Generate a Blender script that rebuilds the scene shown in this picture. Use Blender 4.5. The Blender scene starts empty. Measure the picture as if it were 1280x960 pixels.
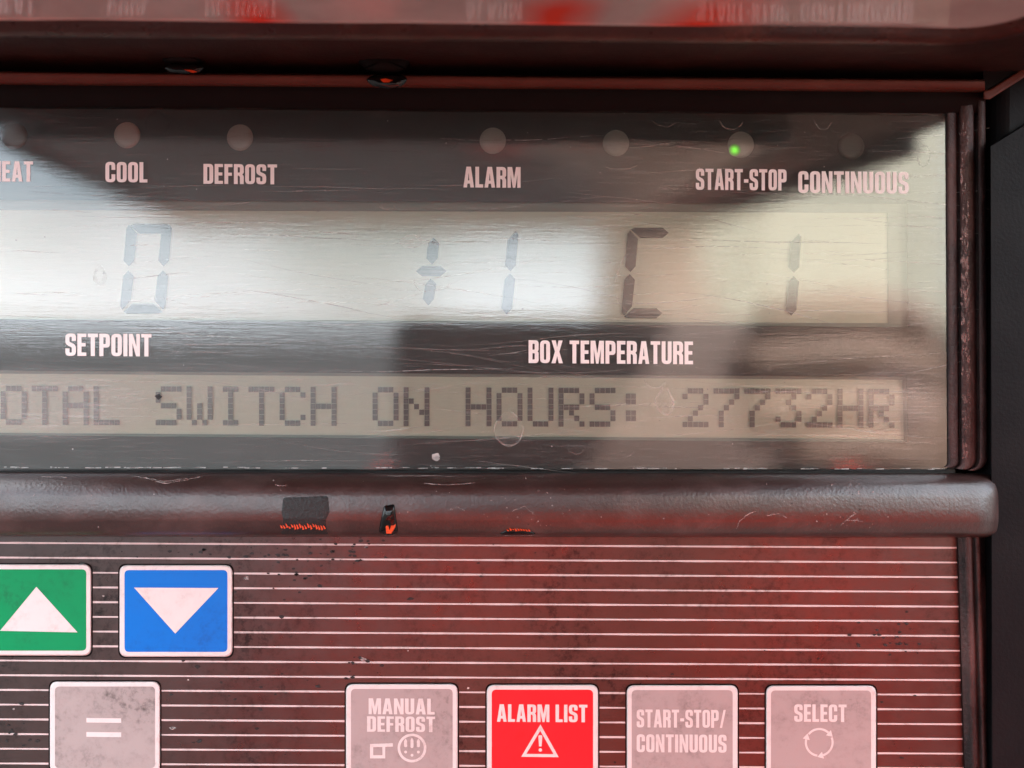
import bpy, bmesh, math, random
from mathutils import Vector, Matrix
from mathutils.geometry import tessellate_polygon
R = math.radians
random.seed(7)
sc = bpy.context.scene

# ------------------------------------------------------------------ camera
S = 0.00016            # metres of panel per photo pixel
D = 0.170              # lens to panel
FX, FY = 510.0, 410.0  # photo pixel straight ahead of the lens
H = 1.40               # height of that point above the ground
ROLL = R(0.50)
cam = bpy.data.cameras.new("camera"); camo = bpy.data.objects.new("camera", cam)
sc.collection.objects.link(camo); sc.camera = camo
cam.sensor_width = 36.0
cam.lens = 36.0 * (D / S) / 1280.0
cam.shift_x = (640 - FX) / 1280.0
cam.shift_y = -(480 - FY) / 1280.0
cam.clip_start = 0.005; cam.clip_end = 2000
cam.dof.use_dof = True; cam.dof.focus_distance = D; cam.dof.aperture_fstop = 12.0
camo.matrix_world = Matrix.Translation((0, -D, H)) @ Matrix.Rotation(R(90), 4, 'X') @ Matrix.Rotation(ROLL, 4, 'Z')

# ------------------------------------------------------------------ sky, sun, exposure
SUN_EL, SUN_ROT = R(42), R(32)
w = bpy.data.worlds.new("World"); sc.world = w; w.use_nodes = True
nt = w.node_tree; nt.nodes.clear()
out = nt.nodes.new('ShaderNodeOutputWorld'); bg = nt.nodes.new('ShaderNodeBackground')
sky = nt.nodes.new('ShaderNodeTexSky'); sky.sky_type = 'NISHITA'; sky.sun_disc = False
sky.sun_elevation = SUN_EL; sky.sun_rotation = SUN_ROT; sky.air_density = 1.2; sky.dust_density = 2.5
tc = nt.nodes.new('ShaderNodeTexCoord'); mp = nt.nodes.new('ShaderNodeMapping'); mp.inputs['Scale'].default_value = (1.0, 1.0, 3.2)
mp.inputs['Location'].default_value = (1.3, 0.9, 0.2)
ns = nt.nodes.new('ShaderNodeTexNoise'); ns.inputs['Scale'].default_value = 2.1; ns.inputs['Detail'].default_value = 7
rp = nt.nodes.new('ShaderNodeValToRGB'); rp.color_ramp.elements[0].position = 0.33; rp.color_ramp.elements[1].position = 0.58
mx = nt.nodes.new('ShaderNodeMix'); mx.data_type = 'RGBA'
mx.inputs[7].default_value = (12.9, 14.1, 15.1, 1)          # sunlit cloud, in the sky texture's own units
nt.links.new(tc.outputs['Generated'], mp.inputs['Vector']); nt.links.new(mp.outputs[0], ns.inputs['Vector'])
nt.links.new(ns.outputs['Fac'], rp.inputs['Fac']); nt.links.new(rp.outputs[0], mx.inputs[0])
nt.links.new(sky.outputs[0], mx.inputs[6]); nt.links.new(mx.outputs[2], bg.inputs['Color'])
bg.inputs['Strength'].default_value = 0.14
nt.links.new(bg.outputs[0], out.inputs['Surface'])
sl = bpy.data.lights.new("sun", 'SUN'); sl.energy = 5.0; sl.angle = R(0.5); sl.color = (1.0, 0.95, 0.87)
so = bpy.data.objects.new("sun", sl); sc.collection.objects.link(so)
sd = Vector((math.sin(SUN_ROT) * math.cos(SUN_EL), math.cos(SUN_ROT) * math.cos(SUN_EL), math.sin(SUN_EL)))
so.rotation_euler = sd.to_track_quat('Z', 'Y').to_euler()
sc.view_settings.view_transform = 'Standard'; sc.view_settings.look = 'None'
sc.view_settings.gamma = 1.0; sc.view_settings.exposure = 1.72
sc.cycles.use_denoising = True
sc.cycles.max_bounces = 10; sc.cycles.transparent_max_bounces = 12
sc.cycles.sample_clamp_indirect = 6.0
sc.cycles.caustics_reflective = False

# ------------------------------------------------------------------ coordinates and mesh helpers
cr, sr = math.cos(ROLL), math.sin(ROLL)
def P(px, py, d=0.0):
    """point on the panel measured at photo pixel (px, py), d millimetres in front of the window face"""
    dx, dy = px - FX, py - FY
    u = dx * cr + dy * sr; v = -dx * sr + dy * cr
    k = S * (D - d / 1000.0) / D
    return Vector((u * k, -d / 1000.0, H - v * k))
def Q(u, v, d=0.0):
    """point in panel units: u right and v up of the lens axis in pixels of panel, d millimetres forward"""
    return Vector((u * S, -d / 1000.0, H + v * S))

class MB:
    def __init__(s): s.v = []; s.f = []; s.m = []; s.sm = []
    def add(s, vs, fs, mat=0, smooth=False):
        o = len(s.v); s.v += [Vector(x) for x in vs]
        for f in fs: s.f.append([o + i for i in f]); s.m.append(mat); s.sm.append(smooth)
    def poly(s, contours, d, mat=0, fn=P):
        pts = [c for c in contours]
        flat = [p for c in pts for p in c]
        tris = tessellate_polygon([[Vector((p[0], p[1], 0)) for p in c] for c in pts])
        fs = []
        for t in tris:
            a, b, c = (flat[i] for i in t)
            ar = (b[0]-a[0])*(c[1]-a[1]) - (b[1]-a[1])*(c[0]-a[0])
            if abs(ar) < 1e-9: continue
            fs.append(t if (ar < 0) == (fn is P) else t[::-1])
        # P flips y, so a negative signed area in pixels faces the viewer
        s.add([fn(p[0], p[1], d) for p in flat], fs, mat)
    def loft(s, rings, mat=0, smooth=False, close=True, cap0=False, cap1=False):
        n = len(rings[0]); vs = [p for r in rings for p in r]; fs = []
        for i in range(len(rings) - 1):
            for j in range(n if close else n - 1):
                k = (j + 1) % n
                fs.append((i*n+j, i*n+k, (i+1)*n+k, (i+1)*n+j))
        if cap0: fs.append(tuple(range(n))[::-1])
        if cap1: fs.append(tuple((len(rings)-1)*n + j for j in range(n)))
        s.add(vs, fs, mat, smooth)
    def box(s, a, b, mat=0):
        x0, y0, z0 = a; x1, y1, z1 = b
        vs = [(x0,y0,z0),(x1,y0,z0),(x1,y1,z0),(x0,y1,z0),(x0,y0,z1),(x1,y0,z1),(x1,y1,z1),(x0,y1,z1)]
        s.add(vs, [(0,3,2,1),(4,5,6,7),(0,1,5,4),(1,2,6,5),(2,3,7,6),(3,0,4,7)], mat)
    def build(s, name, mats, parent=None, fix=True, bevel=0):
        me = bpy.data.meshes.new(name); me.from_pydata([tuple(v) for v in s.v], [], s.f)
        for m in (mats if isinstance(mats, (list, tuple)) else [mats]): me.materials.append(m)
        for p, mi, sm in zip(me.polygons, s.m, s.sm): p.material_index = mi; p.use_smooth = sm
        if fix:
            bm = bmesh.new(); bm.from_mesh(me); bmesh.ops.recalc_face_normals(bm, faces=bm.faces); bm.to_mesh(me); bm.free()
        o = bpy.data.objects.new(name, me); sc.collection.objects.link(o)
        if parent: o.parent = parent
        if bevel:
            b = o.modifiers.new("bevel", 'BEVEL'); b.width = bevel; b.segments = 3; b.limit_method = 'ANGLE'
        return o
def empty(name, label, cat, loc=(0, 0, 0)):
    o = bpy.data.objects.new(name, None); sc.collection.objects.link(o); o.empty_display_size = 0.01
    o['label'] = label; o['category'] = cat
    return o
def tag(o, label, cat, group=None):
    o['label'] = label; o['category'] = cat
    if group: o['group'] = group
    return o
def rounded(pts, n=5):
    """pts: (x, y[, r]) -> polyline with the corners of radius r rounded"""
    res = []; N = len(pts)
    for i, p in enumerate(pts):
        r = p[2] if len(p) > 2 else 0
        c = Vector(p[:2])
        if r <= 0: res.append((c.x, c.y)); continue
        a = Vector(pts[i-1][:2]) - c; b = Vector(pts[(i+1) % N][:2]) - c
        t = min(r, a.length * .5, b.length * .5); a.normalize(); b.normalize()
        p0 = c + a * t; p1 = c + b * t
        for k in range(n + 1):
            q = k / n; x = p0 * (1-q)**2 + c * 2*q*(1-q) + p1 * q*q
            res.append((x.x, x.y))
    return res
def rrect(x0, y0, x1, y1, r, n=6): return rounded([(x0,y0,r),(x1,y0,r),(x1,y1,r),(x0,y1,r)], n)

# ------------------------------------------------------------------ lettering: own condensed capitals, 100 units high
G = {
 'O': (44, [[(0,0,20),(44,0,20),(44,100,20),(0,100,20)], [(16,13,6),(28,13,6),(28,87,6),(16,87,6)]]),
 'C': (44, [[(44,38),(44,0,20),(0,0,20),(0,100,20),(44,100,20),(44,62),(28,62),(28,87,6),(16,87,6),(16,13,6),(28,13,6),(28,38)]]),
 'U': (44, [[(0,100),(0,0,20),(44,0,20),(44,100),(28,100),(28,13,6),(16,13,6),(16,100)]]),
 'S': (44, [[(44,68),(44,100,19),(0,100,19),(0,52,13),(28,38,5),(28,13,5),(16,13,5),(16,32),(0,32),(0,0,19),(44,0,19),(44,48,13),(16,62,5),(16,87,5),(28,87,5),(28,68)]]),
 'D': (44, [[(0,0),(44,0,18),(44,100,18),(0,100)], [(16,14),(28,14,5),(28,86,5),(16,86)]]),
 'P': (44, [[(0,0),(16,0),(16,39),(44,39,18),(44,100,18),(0,100)], [(16,53),(28,53,5),(28,86,5),(16,86)]]),
 'R': (44, [[(0,0),(16,0),(16,43),(22,43),(28,37,4),(28,0),(44,0),(44,40,8),(37,49,3),(44,56,8),(44,100,18),(0,100)], [(16,57),(28,57,5),(28,86,5),(16,86)]]),
 'B': (44, [[(0,0),(44,0,15),(44,47,9),(38,51.5,3),(44,56,9),(44,100,15),(0,100)], [(16,14),(28,14,5),(28,44,5),(16,44)], [(16,58),(28,58,5),(28,86,5),(16,86)]]),
 'E': (37, [[(0,0),(37,0),(37,14),(16,14),(16,43),(34,43),(34,57),(16,57),(16,86),(37,86),(37,100),(0,100)]]),
 'F': (36, [[(0,0),(16,0),(16,42),(33,42),(33,56),(16,56),(16,86),(36,86),(36,100),(0,100)]]),
 'L': (35, [[(0,0),(35,0),(35,14),(16,14),(16,100),(0,100)]]),
 'T': (42, [[(13,0),(29,0),(29,86),(42,86),(42,100),(0,100),(0,86),(13,86)]]),
 'H': (44, [[(0,0),(16,0),(16,43),(28,43),(28,0),(44,0),(44,100),(28,100),(28,57),(16,57),(16,100),(0,100)]]),
 'I': (16, [[(0,0),(16,0),(16,100),(0,100)]]),
 'N': (46, [[(0,0),(14,0),(14,60),(31,0),(46,0),(46,100),(32,100),(32,42),(15,100),(0,100)]]),
 'M': (60, [[(0,0),(14,0),(14,64),(25,0),(35,0),(46,64),(46,0),(60,0),(60,100),(40,100),(30,44),(20,100),(0,100)]]),
 'A': (48, [[(0,0),(15,0),(17.6,19),(30.4,19),(33,0),(48,0),(34,100),(14,100)], [(19.6,33),(28.4,33),(24,72)]]),
 'X': (50, [[(0,0),(17,0),(25,32),(33,0),(50,0),(34,51),(49,100),(32,100),(25,70),(18,100),(1,100),(16,51)]]),
 '-': (22, [[(0,36),(22,36),(22,51),(0,51)]]),
 '/': (34, [[(0,0),(12,0),(34,100),(22,100)]]),
 ' ': (16, []),
}
def bold(pts, e):
    N_ = len(pts); ar = sum(pts[i-1][0]*pts[i][1] - pts[i][0]*pts[i-1][1] for i in range(N_))
    sg = 1 if ar > 0 else -1; res = []
    for i in range(N_):
        a, b_, c = Vector(pts[i-1]), Vector(pts[i]), Vector(pts[(i+1) % N_])
        t1 = (b_ - a).normalized() if (b_ - a).length > 1e-6 else Vector((0, 0)); t2 = (c - b_).normalized() if (c - b_).length > 1e-6 else t1
        n1 = Vector((t1.y, -t1.x)) * sg; n2 = Vector((t2.y, -t2.x)) * sg
        m_ = n1 + n2; q = m_.length_squared
        res.append(tuple(b_ + (m_ * (2 * e / max(q, .8)) if q > 1e-6 else n1 * e)))
    return res
def text_into(mb, s, x0, x1, yt, yb, d, mat=0, gap=8, slope=0.0, e=0.9):
    """letters of s from pixel x0 to x1, cap top yt and baseline yb"""
    tot = sum(G[c][0] for c in s) + gap * (len(s) - 1)
    kx = (x1 - x0) / tot; ky = (yb - yt) / 100.0; x = 0
    for c in s:
        wd, cons = G[c]
        if cons:
            mb.poly([[(x0 + (x + p[0]) * kx, yb - p[1] * ky + slope * ((x + p[0]) * kx)) for p in bold(rounded(cn), e if ci == 0 else -e)] for ci, cn in enumerate(cons)], d, mat)
        x += wd + gap

# ------------------------------------------------------------------ materials
def new_mat(name):
    m = bpy.data.materials.new(name); m.use_nodes = True
    n = m.node_tree; b = n.nodes['Principled BSDF']
    return m, n, b
def N(n, typ, **kw):
    x = n.nodes.new(typ)
    for k, v in kw.items():
        if k in x.inputs: x.inputs[k].default_value = v
        else: setattr(x, k, v)
    return x
def coords(n, scale=(1, 1, 1), loc=(0, 0, 0)):
    t = n.nodes.new('ShaderNodeTexCoord'); m = n.nodes.new('ShaderNodeMapping')
    m.inputs['Scale'].default_value = scale; m.inputs['Location'].default_value = loc
    n.links.new(t.outputs['Object'], m.inputs['Vector']); return m.outputs[0]
def noise(n, vec, scale, detail=5, rough=.55, dist=0):
    x = N(n, 'ShaderNodeTexNoise', Scale=scale, Detail=detail, Roughness=rough, Distortion=dist)
    n.links.new(vec, x.inputs['Vector']); return x.outputs['Fac']
def ramp(n, fac, a, b, ca=(0, 0, 0, 1), cb=(1, 1, 1, 1)):
    r = n.nodes.new('ShaderNodeValToRGB'); r.color_ramp.elements[0].position = a; r.color_ramp.elements[1].position = b
    r.color_ramp.elements[0].color = ca; r.color_ramp.elements[1].color = cb
    n.links.new(fac, r.inputs['Fac']); return r.outputs[0]
def mixc(n, fac, a, b):
    m = n.nodes.new('ShaderNodeMix'); m.data_type = 'RGBA'
    for sock, val in ((m.inputs[0], fac), (m.inputs[6], a), (m.inputs[7], b)):
        if hasattr(val, 'is_output'): n.links.new(val, sock)
        elif isinstance(val, (int, float)): sock.default_value = val
        else: sock.default_value = (*val[:3], 1)
    return m.outputs[2]
def mth(n, op, a, b=0.0, clamp=False):
    m = n.nodes.new('ShaderNodeMath'); m.operation = op; m.use_clamp = clamp
    for sock, val in ((m.inputs[0], a), (m.inputs[1], b)):
        if hasattr(val, 'is_output'): n.links.new(val, sock)
        else: sock.default_value = val
    return m.outputs[0]
def bump(n, h, strength, dist):
    b = N(n, 'ShaderNodeBump', Strength=strength, Distance=dist); n.links.new(h, b.inputs['Height']); return b.outputs[0]

def plastic(name, col, rough=.5, dirt=(.20, .17, .15), dirt_amt=.25, grain=0.0, spec=.5, big=60, streak=(1, 1, 1)):
    """moulded or painted plastic with dust in patches and a moulded grain"""
    m, n, b = new_mat(name); v = coords(n); vs = coords(n, streak, (3, 1, 2))
    a = ramp(n, noise(n, vs, big, 8, .62), .48, .80); f = ramp(n, noise(n, v, 1500, 3), .62, .78)
    amt = mth(n, 'ADD', mth(n, 'MULTIPLY', a, dirt_amt), mth(n, 'MULTIPLY', f, dirt_amt * .45), True)
    n.links.new(mixc(n, amt, col, dirt), b.inputs['Base Color'])
    n.links.new(mth(n, 'ADD', mth(n, 'MULTIPLY', noise(n, v, 220, 4), .22), rough - .11, True), b.inputs['Roughness'])
    b.inputs['Specular IOR Level'].default_value = spec
    if grain:
        n.links.new(bump(n, noise(n, v, 1500, 3, .6), grain, .00035), b.inputs['Normal'])
    return m
M = {}
M['housing'] = plastic('housing_plastic', (.006, .0055, .0065), .55, (.028, .025, .025), .2, .2, .09)
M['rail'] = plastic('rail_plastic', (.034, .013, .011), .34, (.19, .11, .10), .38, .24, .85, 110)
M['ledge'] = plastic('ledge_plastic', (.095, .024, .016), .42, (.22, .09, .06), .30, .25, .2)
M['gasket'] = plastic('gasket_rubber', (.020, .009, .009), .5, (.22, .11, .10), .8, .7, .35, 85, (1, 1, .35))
M['black'] = plastic('black_gap', (.006, .004, .004), .6, (.012, .006, .006), .3, 0, .08)
M['recess'] = plastic('recess_plastic', (.022, .007, .006), .45, (.10, .035, .025), .35, .3, .4)
M['shell'] = plastic('cover_plastic', (.030, .022, .022), .45, (.12, .07, .06), .35, .2)
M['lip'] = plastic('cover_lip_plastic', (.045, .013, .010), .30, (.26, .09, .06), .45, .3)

def print_mat(name, col, rough=.45, wear=.25, stain=(.24, .20, .18), big=90, spec=.5, lo=.45, hi=.72):
    m, n, b = new_mat(name); v = coords(n)
    a = ramp(n, noise(n, v, big, 9, .68), lo, hi); f = ramp(n, noise(n, v, 620, 8, .75), .47, .66); f2 = ramp(n, noise(n, v, 1900, 4, .7), .62, .74)
    amt = mth(n, 'ADD', mth(n, 'ADD', mth(n, 'MULTIPLY', mth(n, 'MULTIPLY', a, f), wear * 1.9), mth(n, 'MULTIPLY', a, wear * .4)), mth(n, 'MULTIPLY', f2, wear * .35), True)
    n.links.new(mixc(n, amt, col, stain), b.inputs['Base Color'])
    n.links.new(mth(n, 'ADD', mth(n, 'MULTIPLY', noise(n, v, 260, 5), .25), rough - .12, True), b.inputs['Roughness'])
    n.links.new(bump(n, noise(n, v, 420, 4), .12, .0002), b.inputs['Normal'])
    n.links.new(mth(n, 'MULTIPLY', mth(n, 'SUBTRACT', 1.0, mth(n, 'MULTIPLY', amt, .65)), spec), b.inputs['Specular IOR Level'])
    return m
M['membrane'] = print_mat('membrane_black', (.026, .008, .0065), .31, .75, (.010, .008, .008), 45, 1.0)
M['line'] = print_mat('stripe_white', (.60, .50, .485), .4, .6)
M['white'] = print_mat('key_white', (.70, .615, .595), .38, .35, (.35, .28, .26))
M['grey_key'] = print_mat('key_grey', (.37, .305, .295), .36, .55, (.17, .14, .13), 70)
M['grimy_key'] = print_mat('key_grey_grimy', (.37, .315, .30), .4, .72, (.10, .088, .082), 75, .4, .40, .78)
M['green_key'] = print_mat('key_green', (.0, .25, .085), .36, .35, (.02, .10, .05), 70, .3)
M['blue_key'] = print_mat('key_blue', (.0, .15, .56), .36, .35, (.02, .06, .22), 70, .3)
M['red_key'] = print_mat('key_red', (.80, .010, .020), .36, .2, (.45, .02, .02), 70)
M['letter'] = print_mat('lettering_white', (.90, .82, .795), .5, .06, (.5, .45, .42))
M['mask'] = plastic('display_mask', (.034, .033, .033), .5, (.05, .045, .045), .4)
M['lamp'] = plastic('indicator_lens', (.42, .40, .36), .4, (.12, .11, .10), .4)
M['lamp_dark'] = plastic('indicator_lens_dark', (.14, .13, .12), .4, (.05, .045, .04), .4)

m, n, b = new_mat('lcd_reflector'); v = coords(n, (1, 1, 9))
n.links.new(mixc(n, noise(n, v, 120, 6), (.72, .74, .58), (.64, .66, .51)), b.inputs['Base Color']); b.inputs['Roughness'].default_value = .5
M['lcd'] = m
m, n, b = new_mat('lcd_border'); b.inputs['Base Color'].default_value = (.27, .28, .235, 1); b.inputs['Roughness'].default_value = .5
M['lcd_edge'] = m
m, n, b = new_mat('lcd_segment'); v = coords(n)
n.links.new(mixc(n, noise(n, v, 300, 3), (.006, .008, .011), (.012, .015, .018)), b.inputs['Base Color']); b.inputs['Roughness'].default_value = .4
M['segment'] = m
m, n, b = new_mat('lcd_dot'); v = coords(n, (1, 1, 1), (1, 0, 0))
n.links.new(mixc(n, noise(n, v, 60, 3), (.075, .07, .075), (.28, .265, .235)), b.inputs['Base Color']); b.inputs['Roughness'].default_value = .4
M['dot'] = m
m, n, b = new_mat('green_led')
b.inputs['Base Color'].default_value = (.1, .8, .02, 1); b.inputs['Emission Color'].default_value = (.14, 1, .01, 1); b.inputs['Emission Strength'].default_value = .55
v = coords(n); vm = n.nodes.new('ShaderNodeVectorMath'); vm.operation = 'DISTANCE'; n.links.new(v, vm.inputs[0]); vm.inputs[1].default_value = P(918.5, 187.5, -1.0)
dr = mth(n, 'SUBTRACT', 1.0, mth(n, 'DIVIDE', vm.outputs['Value'], 8.5 * S), True)
n.links.new(mth(n, 'MULTIPLY', mth(n, 'POWER', dr, 1.6), .42), b.inputs['Emission Strength']); n.links.new(mixc(n, mth(n, 'POWER', dr, .6), (.42, .40, .36), (.15, .8, .03)), b.inputs['Base Color'])
M['led'] = m

# clear scuffed window: thin clear plastic that reflects, with a hazy layer of fine wiping scratches
m, n, b = new_mat('window_plastic'); n.nodes.remove(b); o_ = n.nodes['Material Output']
va = coords(n, (6, 1, 150)); vb = coords(n, (9, 1, 110), (5, 2, 1)); vc = coords(n, (1, 1, 1), (2, 0, 3))
vr = N(n, 'ShaderNodeVectorRotate', rotation_type='Y_AXIS', Angle=R(4)); n.links.new(vb, vr.inputs['Vector'])
s1 = noise(n, va, 17, 6, .7); s2 = noise(n, vr.outputs[0], 14, 5, .7)
sc1 = ramp(n, s1, .52, .70); sc2 = ramp(n, s2, .56, .74)
patch = ramp(n, noise(n, vc, 26, 4), .40, .72)
hz = mth(n, 'ADD', mth(n, 'MULTIPLY', sc1, .17), mth(n, 'MULTIPLY', sc2, .13))
hz = mth(n, 'MULTIPLY', hz, mth(n, 'ADD', mth(n, 'MULTIPLY', patch, .8), .45))
xz = n.nodes.new('ShaderNodeSeparateXYZ'); n.links.new(vc, xz.inputs[0])
for spx, spy, rx, rz, am in ((45, 505, 150, 48, .42), (1120, 500, 60, 50, .22), (300, 480, 260, 26, .16)):      # rubbed dull places
    c_ = P(spx, spy); ex = mth(n, 'DIVIDE', mth(n, 'SUBTRACT', xz.outputs[0], c_.x + 2), rx * S); ez = mth(n, 'DIVIDE', mth(n, 'SUBTRACT', xz.outputs[2], c_.z + 3), rz * S)
    q_ = mth(n, 'SUBTRACT', 1.15, mth(n, 'ADD', mth(n, 'MULTIPLY', ex, ex), mth(n, 'MULTIPLY', ez, ez)), True)
    hz = mth(n, 'ADD', hz, mth(n, 'MULTIPLY', mth(n, 'MULTIPLY', q_, am), mth(n, 'ADD', mth(n, 'MULTIPLY', sc1, .7), .45)))
hz = mth(n, 'ADD', hz, .012, True)
fr = N(n, 'ShaderNodeFresnel', IOR=1.52)
fac = mth(n, 'MULTIPLY', fr.outputs[0], 2.5, True)
nb = bump(n, mth(n, 'ADD', s1, s2), .022, .0004)
gl = N(n, 'ShaderNodeBsdfGlossy', Roughness=.045); gl.inputs['Color'].default_value = (1, 1, 1, 1); n.links.new(nb, gl.inputs['Normal'])
tr = N(n, 'ShaderNodeBsdfTransparent'); tr.inputs['Color'].default_value = (.96, .965, .95, 1)
df = N(n, 'ShaderNodeBsdfDiffuse'); df.inputs['Color'].default_value = (.62, .60, .58, 1)
m1 = n.nodes.new('ShaderNodeMixShader'); n.links.new(hz, m1.inputs[0]); n.links.new(tr.outputs[0], m1.inputs[1]); n.links.new(df.outputs[0], m1.inputs[2])
m2 = n.nodes.new('ShaderNodeMixShader'); n.links.new(fac, m2.inputs[0]); n.links.new(m1.outputs[0], m2.inputs[1]); n.links.new(gl.outputs[0], m2.inputs[2])
n.links.new(m2.outputs[0], o_.inputs['Surface'])
M['window'] = m
def film(name, col, alpha):
    m, n, b = new_mat(name); b.inputs['Base Color'].default_value = (*col, 1); b.inputs['Alpha'].default_value = alpha
    v = coords(n); n.links.new(mth(n, 'MULTIPLY', ramp(n, noise(n, v, 500, 4), .3, .7), alpha), b.inputs['Alpha']); b.inputs['Roughness'].default_value = .4
    return m
M['stain'] = film('dried_water_mark', (.80, .70, .64), .40)
M['stain_dark'] = film('dirty_water_mark', (.10, .10, .10), .14)
M['stain_body'] = film('dried_water_body', (.75, .68, .62), .10)
M['dust'] = film('dust', (.62, .58, .55), .9)

M['scuff'] = film('pale_scuff', (.58, .47, .44), .75)
M['frame_scuff'] = film('frame_scuff', (.24, .12, .11), .7)
m, n, b = new_mat('cover_liner'); v = coords(n); 
base = mixc(n, ramp(n, noise(n, v, 70, 6), .35, .7), (.60, .53, .53), (.44, .38, .38))
b.inputs['Roughness'].default_value = .07; b.inputs['Specular IOR Level'].default_value = .35
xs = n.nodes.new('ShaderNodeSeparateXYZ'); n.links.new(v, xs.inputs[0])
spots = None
for cx, wd in ((316, 48), (690, 60), (876, 84)):  # blotches of red glow, painted into the liner's base colour
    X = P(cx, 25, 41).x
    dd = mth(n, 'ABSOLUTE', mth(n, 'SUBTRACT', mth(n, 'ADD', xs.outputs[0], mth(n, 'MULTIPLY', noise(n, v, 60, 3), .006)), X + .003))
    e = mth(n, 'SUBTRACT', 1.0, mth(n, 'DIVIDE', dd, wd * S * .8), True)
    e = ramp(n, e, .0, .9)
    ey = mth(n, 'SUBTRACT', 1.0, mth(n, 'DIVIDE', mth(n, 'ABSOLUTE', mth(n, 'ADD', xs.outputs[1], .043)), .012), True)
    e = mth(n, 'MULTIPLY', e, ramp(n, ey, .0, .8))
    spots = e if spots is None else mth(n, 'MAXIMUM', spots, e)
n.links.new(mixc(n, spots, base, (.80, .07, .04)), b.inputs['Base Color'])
n.links.new(bump(n, noise(n, v, 60, 3), .06, .001), b.inputs['Normal'])
M['liner'] = m

m, n, b = new_mat('drip_black'); v = coords(n)
b.inputs['Base Color'].default_value = (.006, .005, .005, 1); b.inputs['Roughness'].default_value = .12; b.inputs['Specular IOR Level'].default_value = .35
M['drip'] = m
m, n, b = new_mat('drip_painted_glint'); v = coords(n)
n.links.new(mixc(n, noise(n, v, 900, 3), (.85, .09, .012), (.5, .04, .01)), b.inputs['Base Color']); b.inputs['Roughness'].default_value = .35
M['fleck'] = m  # orange reflections at the drips, painted as flat orange bits
m, n, b = new_mat('scorched_patch'); v = coords(n)
b.inputs['Base Color'].default_value = (.012, .011, .011, 1); b.inputs['Roughness'].default_value = .6
n.links.new(bump(n, noise(n, v, 1500, 3), .6, .0004), b.inputs['Normal'])
M['patch'] = m

m, n, b = new_mat('concrete'); v = coords(n)
n.links.new(mixc(n, noise(n, v, 3, 9, .65), (.060, .058, .054), (.036, .036, .033)), b.inputs['Base Color']); b.inputs['Roughness'].default_value = .9
M['ground'] = m
m, n, b = new_mat('red_jacket'); v = coords(n)
n.links.new(mixc(n, noise(n, v, 14, 5), (.84, .055, .028), (.70, .038, .02)), b.inputs['Base Color']); b.inputs['Roughness'].default_value = .75
n.links.new(bump(n, noise(n, v, 11, 4), .8, .03), b.inputs['Normal'])
M['jacket'] = m
for nm, col, rg in (('skin', (.44, .28, .21), .5), ('trousers', (.03, .035, .05), .85), ('hair', (.03, .02, .015), .6), ('phone', (.30, .205, .18), .55), ('lens', (.01, .01, .012), .05)):
    m, n, b = new_mat(nm + '_material'); v = coords(n)
    n.links.new(mixc(n, noise(n, v, 40, 4), col, tuple(c * .8 for c in col)), b.inputs['Base Color']); b.inputs['Roughness'].default_value = rg
    M[nm] = m

# ================================================================== the setting
mb = MB(); mb.add([(-600, -600, 0), (600, -600, 0), (600, 600, 0), (-600, 600, 0)], [(0, 1, 2, 3)])
g = mb.build('ground', M['ground']); g['kind'] = 'structure'

# ================================================================== housing of the panel
hous = empty('panel_housing', 'dark moulded plastic housing that frames the display and the striped keypad', 'housing')
UL, UR = -690.0, 724.5          # inner faces of the two side walls, in panel pixels
mb = MB()
mb.box(Q(-860, -640, -16), Q(850, 330, -7))                         # back plate
mb.build('back_plate', M['recess'], hous)
mb = MB(); mb.box((-.36, .0165, 0), (.34, .34, H + .062)); mb.build('casing', M['housing'], hous, bevel=.01)
# right side wall with a slightly proud upper part
mb = MB()
prof = [(UR, -7), (UR, .3), (UR + 1.5, 1.6), (UR + 5, 2.6), (UR + 12, 3.0), (UR + 130, 3.2), (UR + 132, 2.5), (UR + 132, -7)]
def wall_ring(v, off=0): return [Q(u + off, v, d) for u, d in prof]
mb.loft([wall_ring(-640), wall_ring(329)], cap0=True, cap1=True)
mb.build('side_wall', M['housing'], hous, bevel=.0006)
mb = MB()                                      # lower cover panel of the side wall, its top edge slanting
o_ = [(1237.5, 182), (1330, 126), (1330, 1120), (1240, 1120)]
mb.loft([[P(x, y, 1.0) for x, y in o_], [P(x, y, 3.7) for x, y in o_], [P(x + (1 if x < 1300 else -1), y + (1 if y < 1000 else 0), 4.1) for x, y in o_]], cap1=True)
mb.build('wall_panel', M['housing'], hous)
mb = MB()                                      # corner bracket where the cover hinges
o_ = [(1229, 123), (1236, 124), (1330, 64), (1330, -120), (1229, -120)]
mb.loft([[P(x, y, -6) for x, y in o_], [P(x, y, 4.4) for x, y in o_], [P(x, y - 1.5, 5.0) for x, y in o_]], cap1=True)
mb.build('corner_bracket', M['black'], hous)
mb = MB()
o_ = [(1229, 124), (1236, 125), (1330, 65), (1330, 53), (1236, 112), (1229, 113)]
mb.loft([[P(x, y, 3) for x, y in o_], [P(x, y, 5.6) for x, y in o_]], cap1=True)
mb.build('wall_rim', M['ledge'], hous, bevel=.0004)
mb = MB(); mb.box(Q(UL - 60, -640, -7), Q(UL, 280, 3)); mb.build('side_wall', M['housing'], hous, bevel=.001)

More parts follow.
